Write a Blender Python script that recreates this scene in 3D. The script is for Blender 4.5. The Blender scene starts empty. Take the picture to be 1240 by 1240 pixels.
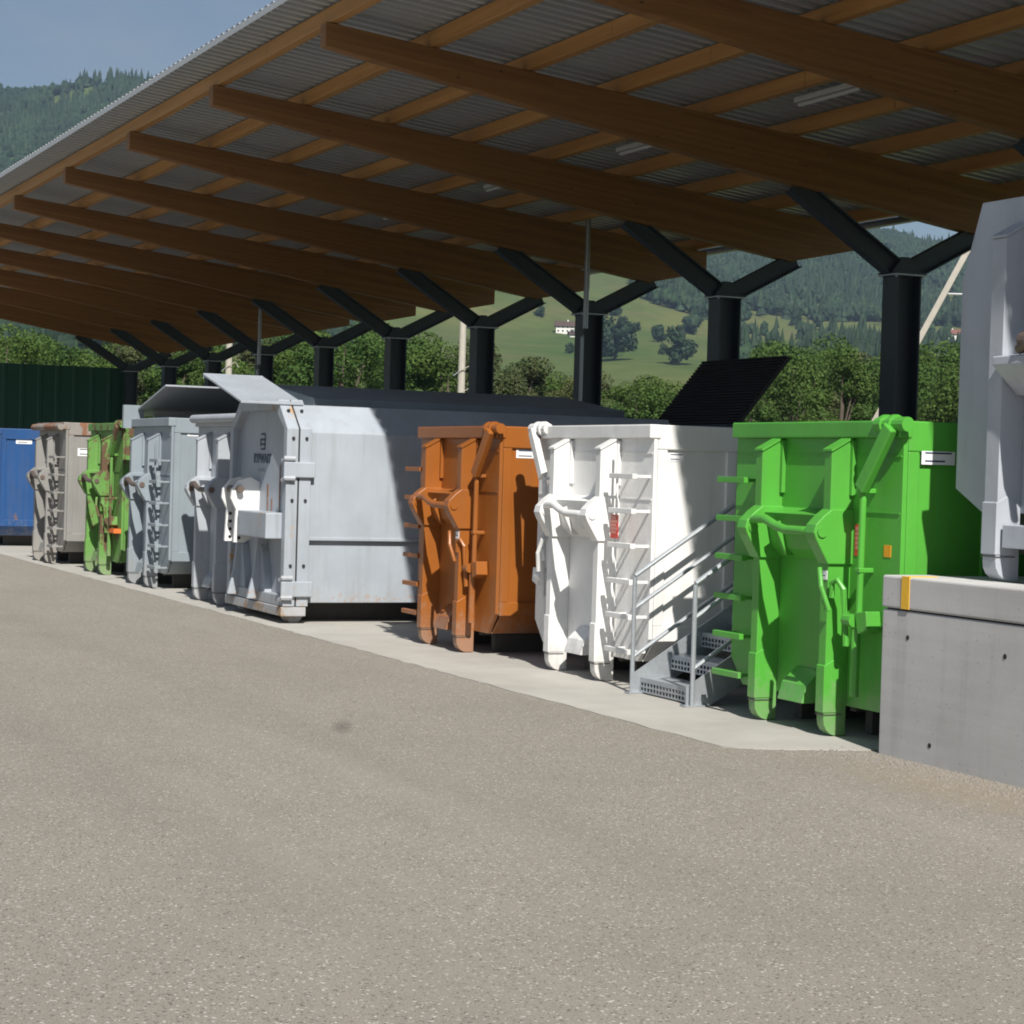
import bpy, bmesh, math, random
import numpy as np
from mathutils import Vector, Matrix, noise as mnoise

random.seed(7); rng = np.random.default_rng(7)
R_ = math.radians
scene = bpy.context.scene
COL = scene.collection

# ------------------------------------------------------------------ camera
YAW, PITCH, ROLL, CAMH, FPX = 1.14402, 0.021608, 0.028789, 2.0, 2500.0
fw = Vector((-math.sin(YAW)*math.cos(PITCH), math.cos(YAW)*math.cos(PITCH), -math.sin(PITCH)))
rt = Vector((math.cos(YAW), math.sin(YAW), 0))
up = rt.cross(fw)
r2 = math.cos(ROLL)*rt + math.sin(ROLL)*up
u2 = -math.sin(ROLL)*rt + math.cos(ROLL)*up
cd = bpy.data.cameras.new('camera'); cam = bpy.data.objects.new('camera', cd); COL.objects.link(cam)
cd.sensor_width = 36; cd.lens = FPX/1240*36; cd.clip_start = 0.1; cd.clip_end = 20000
m = Matrix((r2, u2, -fw)).transposed().to_4x4(); m.translation = (0, 0, CAMH)
cam.matrix_world = m
scene.camera = cam
def direction(px, py):
    d = fw + r2*((px-620)/FPX) - u2*((py-620)/FPX)
    return d
def at_dist(px, py, dist):           # a point seen at a photo pixel, at a given horizontal distance
    d = direction(px, py); h = math.hypot(d.x, d.y)
    return Vector((0, 0, CAMH)) + d*(dist/h)
def azimuth(px, py=560):
    d = direction(px, py); return math.atan2(-d.x, d.y)

# ------------------------------------------------------------------ sky, sun, exposure
SUN = Vector((1.0, -0.218, 1.0)).normalized()        # towards the sun
elev = math.asin(SUN.z); rot = math.atan2(SUN.x, SUN.y)
w = bpy.data.worlds.new('World'); scene.world = w; w.use_nodes = True
nt = w.node_tree; nt.nodes.clear()
out = nt.nodes.new('ShaderNodeOutputWorld'); bg = nt.nodes.new('ShaderNodeBackground')
sky = nt.nodes.new('ShaderNodeTexSky'); sky.sky_type = 'NISHITA'; sky.sun_disc = False
sky.sun_elevation = elev; sky.sun_rotation = rot; sky.altitude = 600; sky.dust_density = 1.2
tc = nt.nodes.new('ShaderNodeTexCoord'); mp = nt.nodes.new('ShaderNodeMapping'); mp.inputs['Scale'].default_value = (1.6, 1.6, 5)
cl = nt.nodes.new('ShaderNodeTexNoise'); cl.inputs['Scale'].default_value = 2.2; cl.inputs['Detail'].default_value = 7; cl.inputs['Roughness'].default_value = .55
cr = nt.nodes.new('ShaderNodeValToRGB'); cr.color_ramp.elements[0].position = .42; cr.color_ramp.elements[1].position = .62
mx = nt.nodes.new('ShaderNodeMix'); mx.data_type = 'RGBA'
mf = nt.nodes.new('ShaderNodeMath'); mf.operation = 'MULTIPLY'; mf.inputs[1].default_value = .62
nt.links.new(tc.outputs['Generated'], mp.inputs['Vector']); nt.links.new(mp.outputs['Vector'], cl.inputs['Vector'])
nt.links.new(cl.outputs['Fac'], cr.inputs['Fac']); nt.links.new(cr.outputs['Color'], mf.inputs[0]); nt.links.new(mf.outputs[0], mx.inputs['Factor'])
nt.links.new(sky.outputs['Color'], mx.inputs[6]); mx.inputs[7].default_value = (4.9, 5.5, 6.5, 1)
nt.links.new(mx.outputs[2], bg.inputs['Color']); nt.links.new(bg.outputs['Background'], out.inputs['Surface'])
bg.inputs['Strength'].default_value = .05
sl = bpy.data.lights.new('sun', 'SUN'); sl.energy = 5.0; sl.angle = R_(.53); sl.color = (1, .955, .88)
so = bpy.data.objects.new('sun', sl); COL.objects.link(so); so.rotation_euler = (-SUN).to_track_quat('-Z', 'Y').to_euler(); so.location = (20, -10, 40)
vs = scene.view_settings; vs.view_transform = 'Standard'; vs.look = 'None'; vs.gamma = 1; vs.exposure = 0.42
scene.cycles.filter_width = 1.9; vs.use_curve_mapping = False

# ------------------------------------------------------------------ helpers
class MB:
    def __init__(s): s.v = []; s.f = []
    def add(s, vs_, fs):
        o = len(s.v); s.v += [tuple(a) for a in vs_]; s.f += [tuple(i+o for i in a) for a in fs]; return s
    def box(s, x0, x1, y0, y1, z0, z1):
        return s.add([(x, y, z) for x in (x0, x1) for y in (y0, y1) for z in (z0, z1)],
                     [(0, 1, 3, 2), (4, 6, 7, 5), (0, 4, 5, 1), (2, 3, 7, 6), (0, 2, 6, 4), (1, 5, 7, 3)])
    def prism(s, axis, poly, a, b):
        n = len(poly)
        def P(q, t):
            return {'x': (t, q[0], q[1]), 'y': (q[0], t, q[1]), 'z': (q[0], q[1], t)}[axis]
        return s.add([P(q, a) for q in poly]+[P(q, b) for q in poly],
                     [tuple(range(n))[::-1], tuple(range(n, 2*n))]+[(i, (i+1) % n, n+(i+1) % n, n+i) for i in range(n)])
    def ring(s, axis, outer, inner, a, b):
        n = len(outer)
        def P(q, t):
            return {'x': (t, q[0], q[1]), 'y': (q[0], t, q[1]), 'z': (q[0], q[1], t)}[axis]
        vs_ = [P(q, a) for q in outer]+[P(q, a) for q in inner]+[P(q, b) for q in outer]+[P(q, b) for q in inner]
        fs = []
        for i in range(n):
            j = (i+1) % n
            fs += [(i, j, n+j, n+i), (2*n+i, 3*n+i, 3*n+j, 2*n+j), (i, 2*n+i, 2*n+j, j), (n+i, n+j, 3*n+j, 3*n+i)]
        return s.add(vs_, fs)
    def tube(s, path, r, n=8):
        path = [Vector(q) for q in path]; rings = []
        for i, q in enumerate(path):
            t = (path[min(i+1, len(path)-1)]-path[max(i-1, 0)]).normalized()
            a = t.cross(Vector((0, 0, 1))); a = t.cross(Vector((1, 0, 0))) if a.length < .1 else a
            a.normalize(); b = t.cross(a)
            rr = r[i] if isinstance(r, (list, tuple)) else r
            rings.append([q+(a*math.cos(2*math.pi*k/n)+b*math.sin(2*math.pi*k/n))*rr for k in range(n)])
        vs_ = [p for g in rings for p in g]; fs = []
        for i in range(len(path)-1):
            for k in range(n): fs.append((i*n+k, i*n+(k+1) % n, (i+1)*n+(k+1) % n, (i+1)*n+k))
        fs += [tuple(range(n))[::-1], tuple(range((len(path)-1)*n, len(path)*n))]
        return s.add(vs_, fs)
    def bar(s, p0, p1, w_, h_):       # rectangular bar between two points
        p0, p1 = Vector(p0), Vector(p1); t = (p1-p0).normalized()
        a = t.cross(Vector((0, 0, 1))); a = Vector((1, 0, 0)) if a.length < .05 else a.normalized(); b = t.cross(a)
        vs_ = [p+a*(i*w_/2)+b*(j*h_/2) for p in (p0, p1) for i, j in ((-1, -1), (1, -1), (1, 1), (-1, 1))]
        return s.add(vs_, [(3, 2, 1, 0), (4, 5, 6, 7), (0, 1, 5, 4), (1, 2, 6, 5), (2, 3, 7, 6), (3, 0, 4, 7)])
    def mesh(s, name, mat=None):
        me = bpy.data.meshes.new(name); me.from_pydata(s.v, [], s.f)
        bm = bmesh.new(); bm.from_mesh(me); bmesh.ops.recalc_face_normals(bm, faces=bm.faces); bm.to_mesh(me); bm.free()
        if mat: me.materials.append(mat)
        return me
    def build(s, name, mat, parent=None, bevel=0, smooth=False, seg=2):
        o = link(name, s.mesh(name, mat), parent)
        if smooth: o.data.shade_smooth() if hasattr(o.data, 'shade_smooth') else None
        if bevel:
            b = o.modifiers.new('bevel', 'BEVEL'); b.width = bevel; b.segments = seg; b.limit_method = 'ANGLE'; b.angle_limit = R_(40)
        return o
def link(name, data, parent=None):
    o = bpy.data.objects.new(name, data); COL.objects.link(o)
    if parent: o.parent = parent
    return o
def tag(o, label, cat=None, group=None, kind=None):
    if label: o['label'] = label
    if cat: o['category'] = cat
    if group: o['group'] = group
    if kind: o['kind'] = kind
    return o
def thing(name, label, cat, loc=(0, 0, 0), rz=0, group=None):
    o = link(name, None); o.location = loc; o.rotation_euler = (0, 0, rz); o.empty_display_size = .2
    return tag(o, label, cat, group)
def structure(o): o['kind'] = 'structure'; return o

# ------------------------------------------------------------------ materials
class NT:
    def __init__(s, name):
        s.m = bpy.data.materials.new(name); s.m.use_nodes = True; s.t = s.m.node_tree; s.t.nodes.clear()
        s.out = s.n('OutputMaterial'); s.bs = s.n('BsdfPrincipled'); s.l(s.bs.outputs[0], s.out.inputs[0])
        s.tc = s.n('TexCoord')
    def n(s, t): return s.t.nodes.new('ShaderNode'+t)
    def l(s, a, b): s.t.links.new(a, b)
    def map(s, sc=(1, 1, 1), src='Object'):
        q = s.n('Mapping'); q.inputs['Scale'].default_value = sc; s.l(s.tc.outputs[src], q.inputs['Vector']); return q.outputs[0]
    def noise(s, vec, scale, det=4, rough=.55, w=None):
        q = s.n('TexNoise'); q.inputs['Scale'].default_value = scale; q.inputs['Detail'].default_value = det; q.inputs['Roughness'].default_value = rough
        if vec is not None: s.l(vec, q.inputs['Vector'])
        return q.outputs['Fac']
    def ramp(s, fac, a, b, c0=(0, 0, 0), c1=(1, 1, 1)):
        q = s.n('ValToRGB'); e = q.color_ramp.elements; e[0].position = a; e[1].position = b
        e[0].color = (*c0, 1); e[1].color = (*c1, 1); s.l(fac, q.inputs[0]); return q.outputs[0]
    def mix(s, fac, a, b, mode='MIX'):
        q = s.n('Mix'); q.data_type = 'RGBA'; q.blend_type = mode
        for i, x in ((0, fac), (6, a), (7, b)):
            if hasattr(x, 'node'): s.l(x, q.inputs[i])
            elif isinstance(x, (int, float)): q.inputs[i].default_value = x
            else: q.inputs[i].default_value = (*x, 1)
        return q.outputs[2]
    def math(s, op, a, b=0.0):
        q = s.n('Math'); q.operation = op
        for i, x in ((0, a), (1, b)):
            if hasattr(x, 'node'): s.l(x, q.inputs[i])
            else: q.inputs[i].default_value = x
        return q.outputs[0]
    def bump(s, h, strength, dist=.01):
        q = s.n('Bump'); q.inputs['Strength'].default_value = strength; q.inputs['Distance'].default_value = dist
        s.l(h, q.inputs['Height']); s.l(q.outputs[0], s.bs.inputs['Normal'])
    def col(s, c): 
        if hasattr(c, 'node'): s.l(c, s.bs.inputs['Base Color'])
        else: s.bs.inputs['Base Color'].default_value = (*c, 1)
    def set(s, **k):
        for a, b in k.items():
            i = s.bs.inputs[{'rough': 'Roughness', 'metal': 'Metallic', 'spec': 'Specular IOR Level'}[a]]
            if hasattr(b, 'node'): s.l(b, i)
            else: i.default_value = b
def paint(name, c, rust=0.0, dirt=.25, rough=.42, rustcol=(.22, .085, .03), dirtcol=(.12, .10, .08), low=0):
    t = NT(name); geo = t.n('NewGeometry'); P = geo.outputs['Position']
    big = t.noise(P, 1.3, 4); fine = t.noise(P, 14, 5, .65)
    def mp(sc):
        q = t.n('Mapping'); q.inputs['Scale'].default_value = sc; t.l(P, q.inputs['Vector']); return q.outputs[0]
    streak = t.noise(mp((9, 9, .7)), 1.0, 5, .6)
    base = t.mix(t.ramp(big, .3, .7), [x*.86 for x in c], [min(1, x*1.06) for x in c])
    d = t.math('MULTIPLY', t.ramp(streak, .5, .78), dirt)
    base = t.mix(d, base, dirtcol)
    scr = t.math('MULTIPLY', t.ramp(t.noise(mp((3, 3, 22)), 2.0, 6, .7), .66, .72), min(.5, dirt*.8))
    base = t.mix(scr, base, [min(1, x*1.25+.05) for x in c])
    if rust:
        r1 = t.noise(mp((2.2, 2.2, .9)), 1.0, 7, .68); 
        a = .74-.30*rust
        rm = t.ramp(t.math('ADD', t.math('MULTIPLY', r1, .75), t.math('MULTIPLY', fine, .25)), a, a+.05)
        if low:
            sz = t.n('SeparateXYZ'); t.l(P, sz.inputs[0])
            lm = t.ramp(t.math('ADD', t.math('MULTIPLY', sz.outputs[2], -.40), t.math('ADD', t.math('MULTIPLY', fine, .75), t.math('MULTIPLY', r1, .45))), low-.12, low-.02)
            rm = t.math('MAXIMUM', rm, t.math('MULTIPLY', lm, .8))
        rc = t.mix(fine, [x*.55 for x in rustcol], [x*1.7 for x in rustcol])
        base = t.mix(rm, base, rc)
        t.set(rough=t.math('ADD', t.math('MULTIPLY', rm, .4), rough))
    else: t.set(rough=t.math('ADD', t.math('MULTIPLY', fine, .2), rough-.1))
    zz_ = t.n('SeparateXYZ'); t.l(P, zz_.inputs[0])
    sp_ = t.math('ADD', t.math('MULTIPLY', zz_.outputs[2], -.9), t.math('ADD', t.math('MULTIPLY', fine, .8), t.math('MULTIPLY', streak, .6)))
    base = t.mix(t.math('MULTIPLY', t.ramp(sp_, .28, .62), .4), base, (.30, .27, .235))       # splashed yard dust
    t.col(base); t.bump(t.math('ADD', t.math('MULTIPLY', big, .8), t.math('MULTIPLY', fine, .12)), .35, .03)
    return t.m
def plain(name, c, rough=.5, metal=0.0, var=.12, scale=8):
    t = NT(name); geo = t.n('NewGeometry')
    n_ = t.noise(geo.outputs['Position'], scale, 5, .6)
    t.col(t.mix(n_, [x*(1-var) for x in c], [min(1, x*(1+var)) for x in c])); t.set(rough=rough, metal=metal); t.bump(n_, .15, .01)
    return t.m

M = {}
M['white'] = paint('white_paint', (.76, .76, .75), .02, .14, .38)
M['orange'] = paint('orange_paint', (.30, .095, .014), .10, .24, .4)
M['green'] = paint('bright_green_paint', (.085, .37, .045), .02, .16, .38)
M['compactor'] = paint('pale_blue_grey_paint', (.36, .40, .45), .20, .22, .5, (.30, .14, .05), low=.62)
M['compactor_frame'] = paint('rust_edged_grey_paint', (.36, .40, .45), .60, .36, .5, (.34, .20, .09))
M['compactor_sill'] = paint('worn_grey_paint', (.40, .42, .45), .75, .4, .6, (.26, .15, .07))
M['palegrey'] = paint('pale_grey_paint', (.38, .41, .45), .16, .25, .5)
M['lightblue'] = paint('grey_blue_paint', (.245, .29, .325), .10, .2, .5)
M['oldgreen'] = paint('worn_green_paint', (.115, .28, .055), .76, .4, .6, (.10, .06, .035))
M['grey'] = paint('taupe_grey_paint', (.25, .245, .235), .25, .35, .55)
M['greyrim'] = paint('rusty_grey_paint', (.27, .25, .23), .85, .35, .6, (.20, .10, .06))
M['blue'] = paint('blue_paint', (.012, .07, .22), .46, .25, .5, (.11, .07, .06))
M['dockgrey'] = paint('light_grey_paint', (.42, .45, .50), .22, .2, .5, (.42, .25, .10))
M['steel'] = plain('galvanised_steel', (.42, .45, .48), .42, .55, .18, 25)
M['dark_steel'] = paint('anthracite_paint', (.040, .055, .068), 0, .1, .5)
M['worn_metal'] = plain('worn_hook_metal', (.16, .12, .10), .5, .4, .4, 20)
M['skid'] = plain('worn_shade_dark_skid', (.07, .065, .06), .7, 0, .3, 10)  # worn skids, coloured darker to carry the shade under the bodies
M['rubber'] = plain('black_rubber', (.018, .018, .02), .7)
M['black_lid'] = plain('black_plastic', (.022, .022, .025), .6)
M['dark'] = plain('dark_gap', (.02, .02, .02), .9)
M['sticker'] = plain('white_sticker', (.78, .78, .80), .4, 0, .04)
M['ink'] = plain('blue_black_ink', (.03, .05, .10), .5, 0, .05)
M['red'] = plain('red_sticker', (.62, .07, .05), .45, 0, .08)
M['redprint'] = plain('pale_red_print', (.62, .25, .20), .45, 0, .08)
M['stripe'] = plain('yellow_marking_paint', (.80, .46, .035), .7, 0, .15, 25)
M['yellow'] = plain('orange_sticker', (.75, .33, .02), .45, 0, .08)
M['orange_strap'] = plain('orange_strap', (.70, .16, .03), .7)
M['screen'] = plain('dark_green_panel', (.012, .075, .045), .6, 0, .1, 3)
M['lamp'] = plain('white_lamp_housing', (.45, .46, .47), .4, 0, .03)
M['pole'] = plain('weathered_pale_pole', (.42, .39, .34), .8, 0, .2, 4)
M['plaster'] = plain('white_plaster', (.72, .70, .66), .8)
M['rooftile'] = plain('brown_roof_tile', (.075, .045, .035), .8, 0, .3)
M['redtile'] = plain('red_roof_tile', (.20, .08, .055), .8, 0, .3)
M['glass'] = plain('dark_window', (.03, .035, .04), .2)
M['pipe'] = plain('zinc_pipe', (.30, .31, .32), .35, .7, .15, 12)

# glulam timber
t = NT('glulam_timber'); geo = t.n('NewGeometry')
def gmap(t, P, sc):
    q = t.n('Mapping'); q.inputs['Scale'].default_value = sc; t.l(P, q.inputs['Vector']); return q.outputs[0]
P = geo.outputs['Position']
oi = t.n('ObjectInfo')
ob = t.n('SeparateXYZ'); t.l(t.tc.outputs['Object'], ob.inputs[0])
lz = t.math('DIVIDE', t.math('ADD', ob.outputs[2], t.math('MULTIPLY', ob.outputs[1], .113)), .042)
row_ = t.math('FLOOR', lz); wn = t.n('TexWhiteNoise'); wn.noise_dimensions = '2D'
cv_ = t.n('CombineXYZ'); t.l(row_, cv_.inputs[0])
t.l(t.math('FLOOR', t.math('ADD', t.math('DIVIDE', ob.outputs[1], 3.1), t.math('MULTIPLY', row_, .37))), cv_.inputs[1]); t.l(cv_.outputs[0], wn.inputs['Vector'])
lam = t.math('ADD', t.math('MULTIPLY', wn.outputs['Value'], .55), t.math('MULTIPLY', t.noise(t.map((.25, .25, 22)), 1, 3, .5), .45))
fr_ = t.math('FRACT', lz)
grain = t.noise(t.map((1.6, 1.6, 55)), 1.2, 6, .65)
big = t.noise(P, .8, 3)
c = t.mix(t.ramp(lam, .2, .8), (.185, .080, .021), (.30, .142, .043))
c = t.mix(t.math('MULTIPLY', t.ramp(fr_, .0, .10, (1, 1, 1), (0, 0, 0)), .45), c, (.095, .038, .010))
c = t.mix(t.math('MULTIPLY', t.ramp(grain, .45, .7), .35), c, (.12, .05, .014))
c = t.mix(t.math('MULTIPLY', big, .35), c, (.225, .10, .030))
vo = t.n('TexVoronoi'); vo.inputs['Scale'].default_value = 1.9; t.l(t.map((1, 1, 2.2)), vo.inputs['Vector'])
c = t.mix(t.ramp(vo.outputs['Distance'], .035, .06, (1, 1, 1), (0, 0, 0)), c, (.06, .022, .008))
t.col(c); t.set(rough=.6); t.bump(grain, .12, .01); M['timber'] = t.m
# the same timber for members running along the row
t = NT('purlin_timber')
lam = t.noise(t.map((.3, 8, 8)), 1, 3, .5); grain = t.noise(t.map((1.2, 30, 30)), 1.2, 6, .65)
c = t.mix(t.ramp(lam, .35, .65), (.38, .185, .056), (.48, .25, .083)); c = t.mix(t.math('MULTIPLY', t.ramp(grain, .45, .7), .3), c, (.25, .115, .038))
t.col(c); t.set(rough=.6); t.bump(grain, .1, .01); M['purlin'] = t.m
# roof sheet
t = NT('roof_sheet_metal'); geo = t.n('NewGeometry'); n_ = t.noise(gmap(t, geo.outputs['Position'], (3, .4, 1)), 1.2, 5)
t.col(t.mix(n_, (.40, .42, .44), (.50, .51, .52))); t.set(rough=.45, metal=.25); M['sheet'] = t.m
# asphalt
t = NT('aged_asphalt'); geo = t.n('NewGeometry'); P = geo.outputs['Position']
g1 = t.noise(P, 150, 2, .7); g2 = t.noise(P, 60, 4, .8); b1 = t.noise(P, .55, 6, .65); b2 = t.noise(gmap(t, P, (.22, 1.3, 1)), .6, 5, .6); b3 = t.noise(P, 4.5, 5, .7)
vo = t.n('TexVoronoi'); vo.inputs['Scale'].default_value = 95; t.l(P, vo.inputs['Vector'])
bw = t.n('SeparateColor'); t.l(vo.outputs['Color'], bw.inputs[0])
c = t.mix(t.ramp(g1, .32, .68), (0.110, 0.099, 0.085), (0.368, 0.339, 0.294))
c = t.mix(t.math('MULTIPLY', t.ramp(bw.outputs[2], .1, .9), .45), c, (0.323, 0.301, 0.263))
c = t.mix(t.math('MULTIPLY', t.ramp(g2, .55, .72), .55), c, (0.387, 0.363, 0.316))
c = t.mix(t.math('MULTIPLY', t.ramp(bw.outputs[0], .955, .965), .8), c, (0.582, 0.570, 0.519))
c = t.mix(t.math('MULTIPLY', t.ramp(bw.outputs[1], .93, .95), .7), c, (0.058, 0.055, 0.048))
c = t.mix(t.math('MULTIPLY', t.ramp(b1, .42, .70), .20), c, (0.161, 0.150, 0.131))
c = t.mix(t.math('MULTIPLY', t.ramp(b2, .50, .70), .30), c, (0.348, 0.325, 0.281))
c = t.mix(t.math('MULTIPLY', t.ramp(b3, .58, .76), .14), c, (0.142, 0.133, 0.113))
# tyre-darkened lanes running along the row
xyz = t.n('SeparateXYZ'); t.l(P, xyz.inputs[0])
for yc in (3.05, 4.95):
    dd = t.math('ABSOLUTE', t.math('SUBTRACT', t.math('ADD', xyz.outputs[1], t.math('MULTIPLY', b1, .7)), yc+.35))
    c = t.mix(t.math('MULTIPLY', t.ramp(dd, .05, .42, (1, 1, 1), (0, 0, 0)), t.math('MULTIPLY', b3, .26)), c, (0.148, 0.137, 0.120))
# brown dirt washed against the dock foot
dd = t.n('VectorMath'); dd.operation = 'DISTANCE'; t.l(gmap(t, P, (.35, 1, 1)), dd.inputs[0]); dd.inputs[1].default_value = (-10.8*.35, 8.3, 0)
c = t.mix(t.math('MULTIPLY', t.ramp(t.math('ADD', dd.outputs['Value'], t.math('MULTIPLY', b3, .5)), .35, 1.25, (1, 1, 1), (0, 0, 0)), .45), c, (0.284, 0.227, 0.158))
# soft dark spot imitating lens dust, stretched along the view line
sm_ = t.n('Mapping'); sm_.vector_type = 'TEXTURE'; sm_.inputs['Location'].default_value = (-14.71, 5.33, 0); sm_.inputs['Rotation'].default_value = (0, 0, math.atan2(5.33, -14.71)); sm_.inputs['Scale'].default_value = (5.0, 1, 1)
t.l(P, sm_.inputs['Vector']); ln = t.n('VectorMath'); ln.operation = 'LENGTH'; t.l(sm_.outputs[0], ln.inputs[0])
stn = t.math('ADD', ln.outputs['Value'], t.math('MULTIPLY', t.math('SUBTRACT', b3, .5), .12))
c = t.mix(t.math('MULTIPLY', t.ramp(stn, .0, .105, (1, 1, 1), (0, 0, 0)), .62), c, (.07, .065, .058))
t.col(c); t.set(rough=.9, spec=.2); t.bump(t.math('ADD', g1, t.math('MULTIPLY', g2, .6)), .6, .012); M['asphalt'] = t.m
# concrete
def concrete(name, c0, c1, streaks=False):
    t = NT(name); geo = t.n('NewGeometry'); P = geo.outputs['Position']
    b = t.noise(P, 1.1, 6, .62); f_ = t.noise(P, 38, 4, .7)
    c = t.mix(t.ramp(b, .3, .7), c0, c1); c = t.mix(t.math('MULTIPLY', f_, .35), c, [x*.7 for x in c0])
    if streaks:
        s_ = t.noise(gmap(t, P, (7, 7, .35)), 1, 5, .6); c = t.mix(t.math('MULTIPLY', t.ramp(s_, .5, .75), .55), c, [x*.62 for x in c0])
        h_ = t.noise(gmap(t, P, (.5, .5, 12)), 1, 4); c = t.mix(t.math('MULTIPLY', t.ramp(h_, .45, .7), .2), c, [x*1.15 for x in c1])
        vo = t.n('TexVoronoi'); vo.inputs['Scale'].default_value = 14; t.l(P, vo.inputs['Vector'])
        c = t.mix(t.math('MULTIPLY', t.ramp(vo.outputs['Distance'], .08, .12, (1, 1, 1), (0, 0, 0)), .5), c, [x*.45 for x in c0])
    t.col(c); t.set(rough=.85); t.bump(t.math('ADD', b, t.math('MULTIPLY', f_, .4)), .25, .01); return t.m
M['slab'] = concrete('concrete_slab', (.35, .335, .305), (.47, .455, .42))
M['wall'] = concrete('fair_faced_concrete', (.46, .455, .445), (.57, .565, .555), True)
M['gravel'] = plain('gravel_stone', (.20, .182, .16), .9, 0, .5, 30)
# grass / hill ground
t = NT('meadow_ground'); geo = t.n('NewGeometry'); P = geo.outputs['Position']
a = t.noise(P, .006, 6, .6); b = t.noise(P, .05, 5, .65); st = t.noise(gmap(t, P, (1, 1, 14)), .008, 4)
c = t.mix(t.ramp(a, .35, .65), (.062, .102, .026), (.125, .135, .043)); c = t.mix(t.math('MULTIPLY', t.ramp(b, .45, .7), .5), c, (.042, .065, .018))
c = t.mix(t.math('MULTIPLY', t.ramp(st, .5, .68), .55), c, (.125, .105, .05))
t.col(c); t.set(rough=.95, spec=.1); M['meadow'] = t.m
def foliage(name, c0, c1, scale=.35, transl=True):
    t = NT(name); geo = t.n('NewGeometry'); oi = t.n('ObjectInfo')
    a = t.noise(geo.outputs['Position'], scale, 3); r = geo.outputs['Random Per Island']
    c = t.mix(t.ramp(a, .3, .7), c0, c1)
    c = t.mix(t.math('MULTIPLY', r, .5), c, [x*.55 for x in c0])
    c = t.mix(t.math('MULTIPLY', oi.outputs['Random'], .45), c, (c1[0]*1.15, c1[1]*.95, c1[2]*.8))
    t.col(c); t.set(rough=.7, spec=.25)
    if transl:
        tr = t.n('BsdfTranslucent'); t.l(c, tr.inputs[0]); ms = t.n('MixShader'); ms.inputs[0].default_value = .3
        t.l(t.bs.outputs[0], ms.inputs[1]); t.l(tr.outputs[0], ms.inputs[2]); t.l(ms.outputs[0], t.out.inputs[0])
    return t.m
M['leaf'] = foliage('tree_leaves', (.038, .090, .018), (.095, .165, .034))
M['leaf2'] = foliage('pale_tree_leaves', (.06, .085, .030), (.115, .14, .055))
M['forest'] = foliage('forest_foliage', (.007, .021, .011), (.032, .066, .022), .02, False)
M['bark'] = plain('tree_bark', (.10, .08, .06), .9, 0, .4, 6)
# haze box is added after the hills

# ------------------------------------------------------------------ ground, yard, apron
g = MB(); N = 64
g.add([(0, 0, -.06)]+[(9000*math.cos(2*math.pi*i/N), 9000*math.sin(2*math.pi*i/N), -.06) for i in range(N)],
      [(0, 1+i, 1+(i+1) % N) for i in range(N)])
structure(g.build('ground', M['meadow']))
structure(MB().box(-95, 60, -45, 8.85, -.05, 0).build('asphalt_yard', M['asphalt']))
APX = -12.62
rj = random.Random(3); edge = [(-72, 7.67)]
x = -60.0
while x < APX-.5: edge.append((x, 7.67+rj.gauss(0, .012))); x += rj.uniform(.08, .35) if x > -40 else 2
for q in range(22): u = q/21; edge.append((APX-.55+.55*u**.6+rj.gauss(0, .02), 7.67+1.05*u**1.5+rj.gauss(0, .02)))
a = MB().prism('z', edge+[(APX, 22), (-72, 22)], -.05, .006)
structure(a.build('concrete_apron', M['slab']))

# hills: a height field in polar rings around the yard
AZ0, AZ1 = .80, 1.52
def ridge_tan(az):
    pts = [(.80, .105), (.90, .112), (.945, .116), (.975, .122), (1.03, .126), (1.10, .135), (1.20, .15), (1.30, .170), (1.335, .171), (1.387, .167), (1.45, .150), (1.52, .14)]
    for (a0, t0), (a1, t1) in zip(pts, pts[1:]):
        if a0 <= az <= a1:
            u = (az-a0)/(a1-a0); u = u*u*(3-2*u); return t0+(t1-t0)*u
    return pts[0][1] if az < .8 else pts[-1][1]
def hill_z(az, r):
    R1 = 2700+250*math.sin(az*9); rt_ = ridge_tan(az)
    if r < 420: return -.06
    u = (r-420)/(R1-420)
    if u <= 1:
        e = rt_*(.10*min(1, u*4)+.90*u**.92) if u < .55 else rt_*(.10+.90*u**.92)
        z = r*e
    else: z = R1*rt_-(r-R1)*.25
    x, y = -r*math.sin(az), r*math.cos(az)
    z += min(1, u*3)*(22*mnoise.noise((x*.0022, y*.0022, 3.1))+9*mnoise.noise((x*.008, y*.008, 1.7)))
    return max(z, -.06)
naz, nr = 150, 90
vsx = []; fsx = []
for i in range(naz+1):
    az = AZ0+(AZ1-AZ0)*i/naz
    for j in range(nr+1):
        r = 415+ (3600-415)*(j/nr)**1.15
        vsx.append((-r*math.sin(az), r*math.cos(az), hill_z(az, r)-.02))
for i in range(naz):
    for j in range(nr): q = i*(nr+1)+j; fsx.append((q, q+1, q+nr+2, q+nr+1))
hm = bpy.data.meshes.new('hills'); hm.from_pydata(vsx, [], fsx); hm.materials.append(M['meadow']); hm.shade_smooth()
structure(link('hills', hm))
def surface_at(px, py):          # where the view line through a photo pixel meets the hillside
    d = direction(px, py); h = math.hypot(d.x, d.y); tn = d.z/h; az = math.atan2(-d.x, d.y)
    r = 420.0
    while r < 3500 and hill_z(az, r) < CAMH+tn*r: r += 4
    return az, r, hill_z(az, r)

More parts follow.
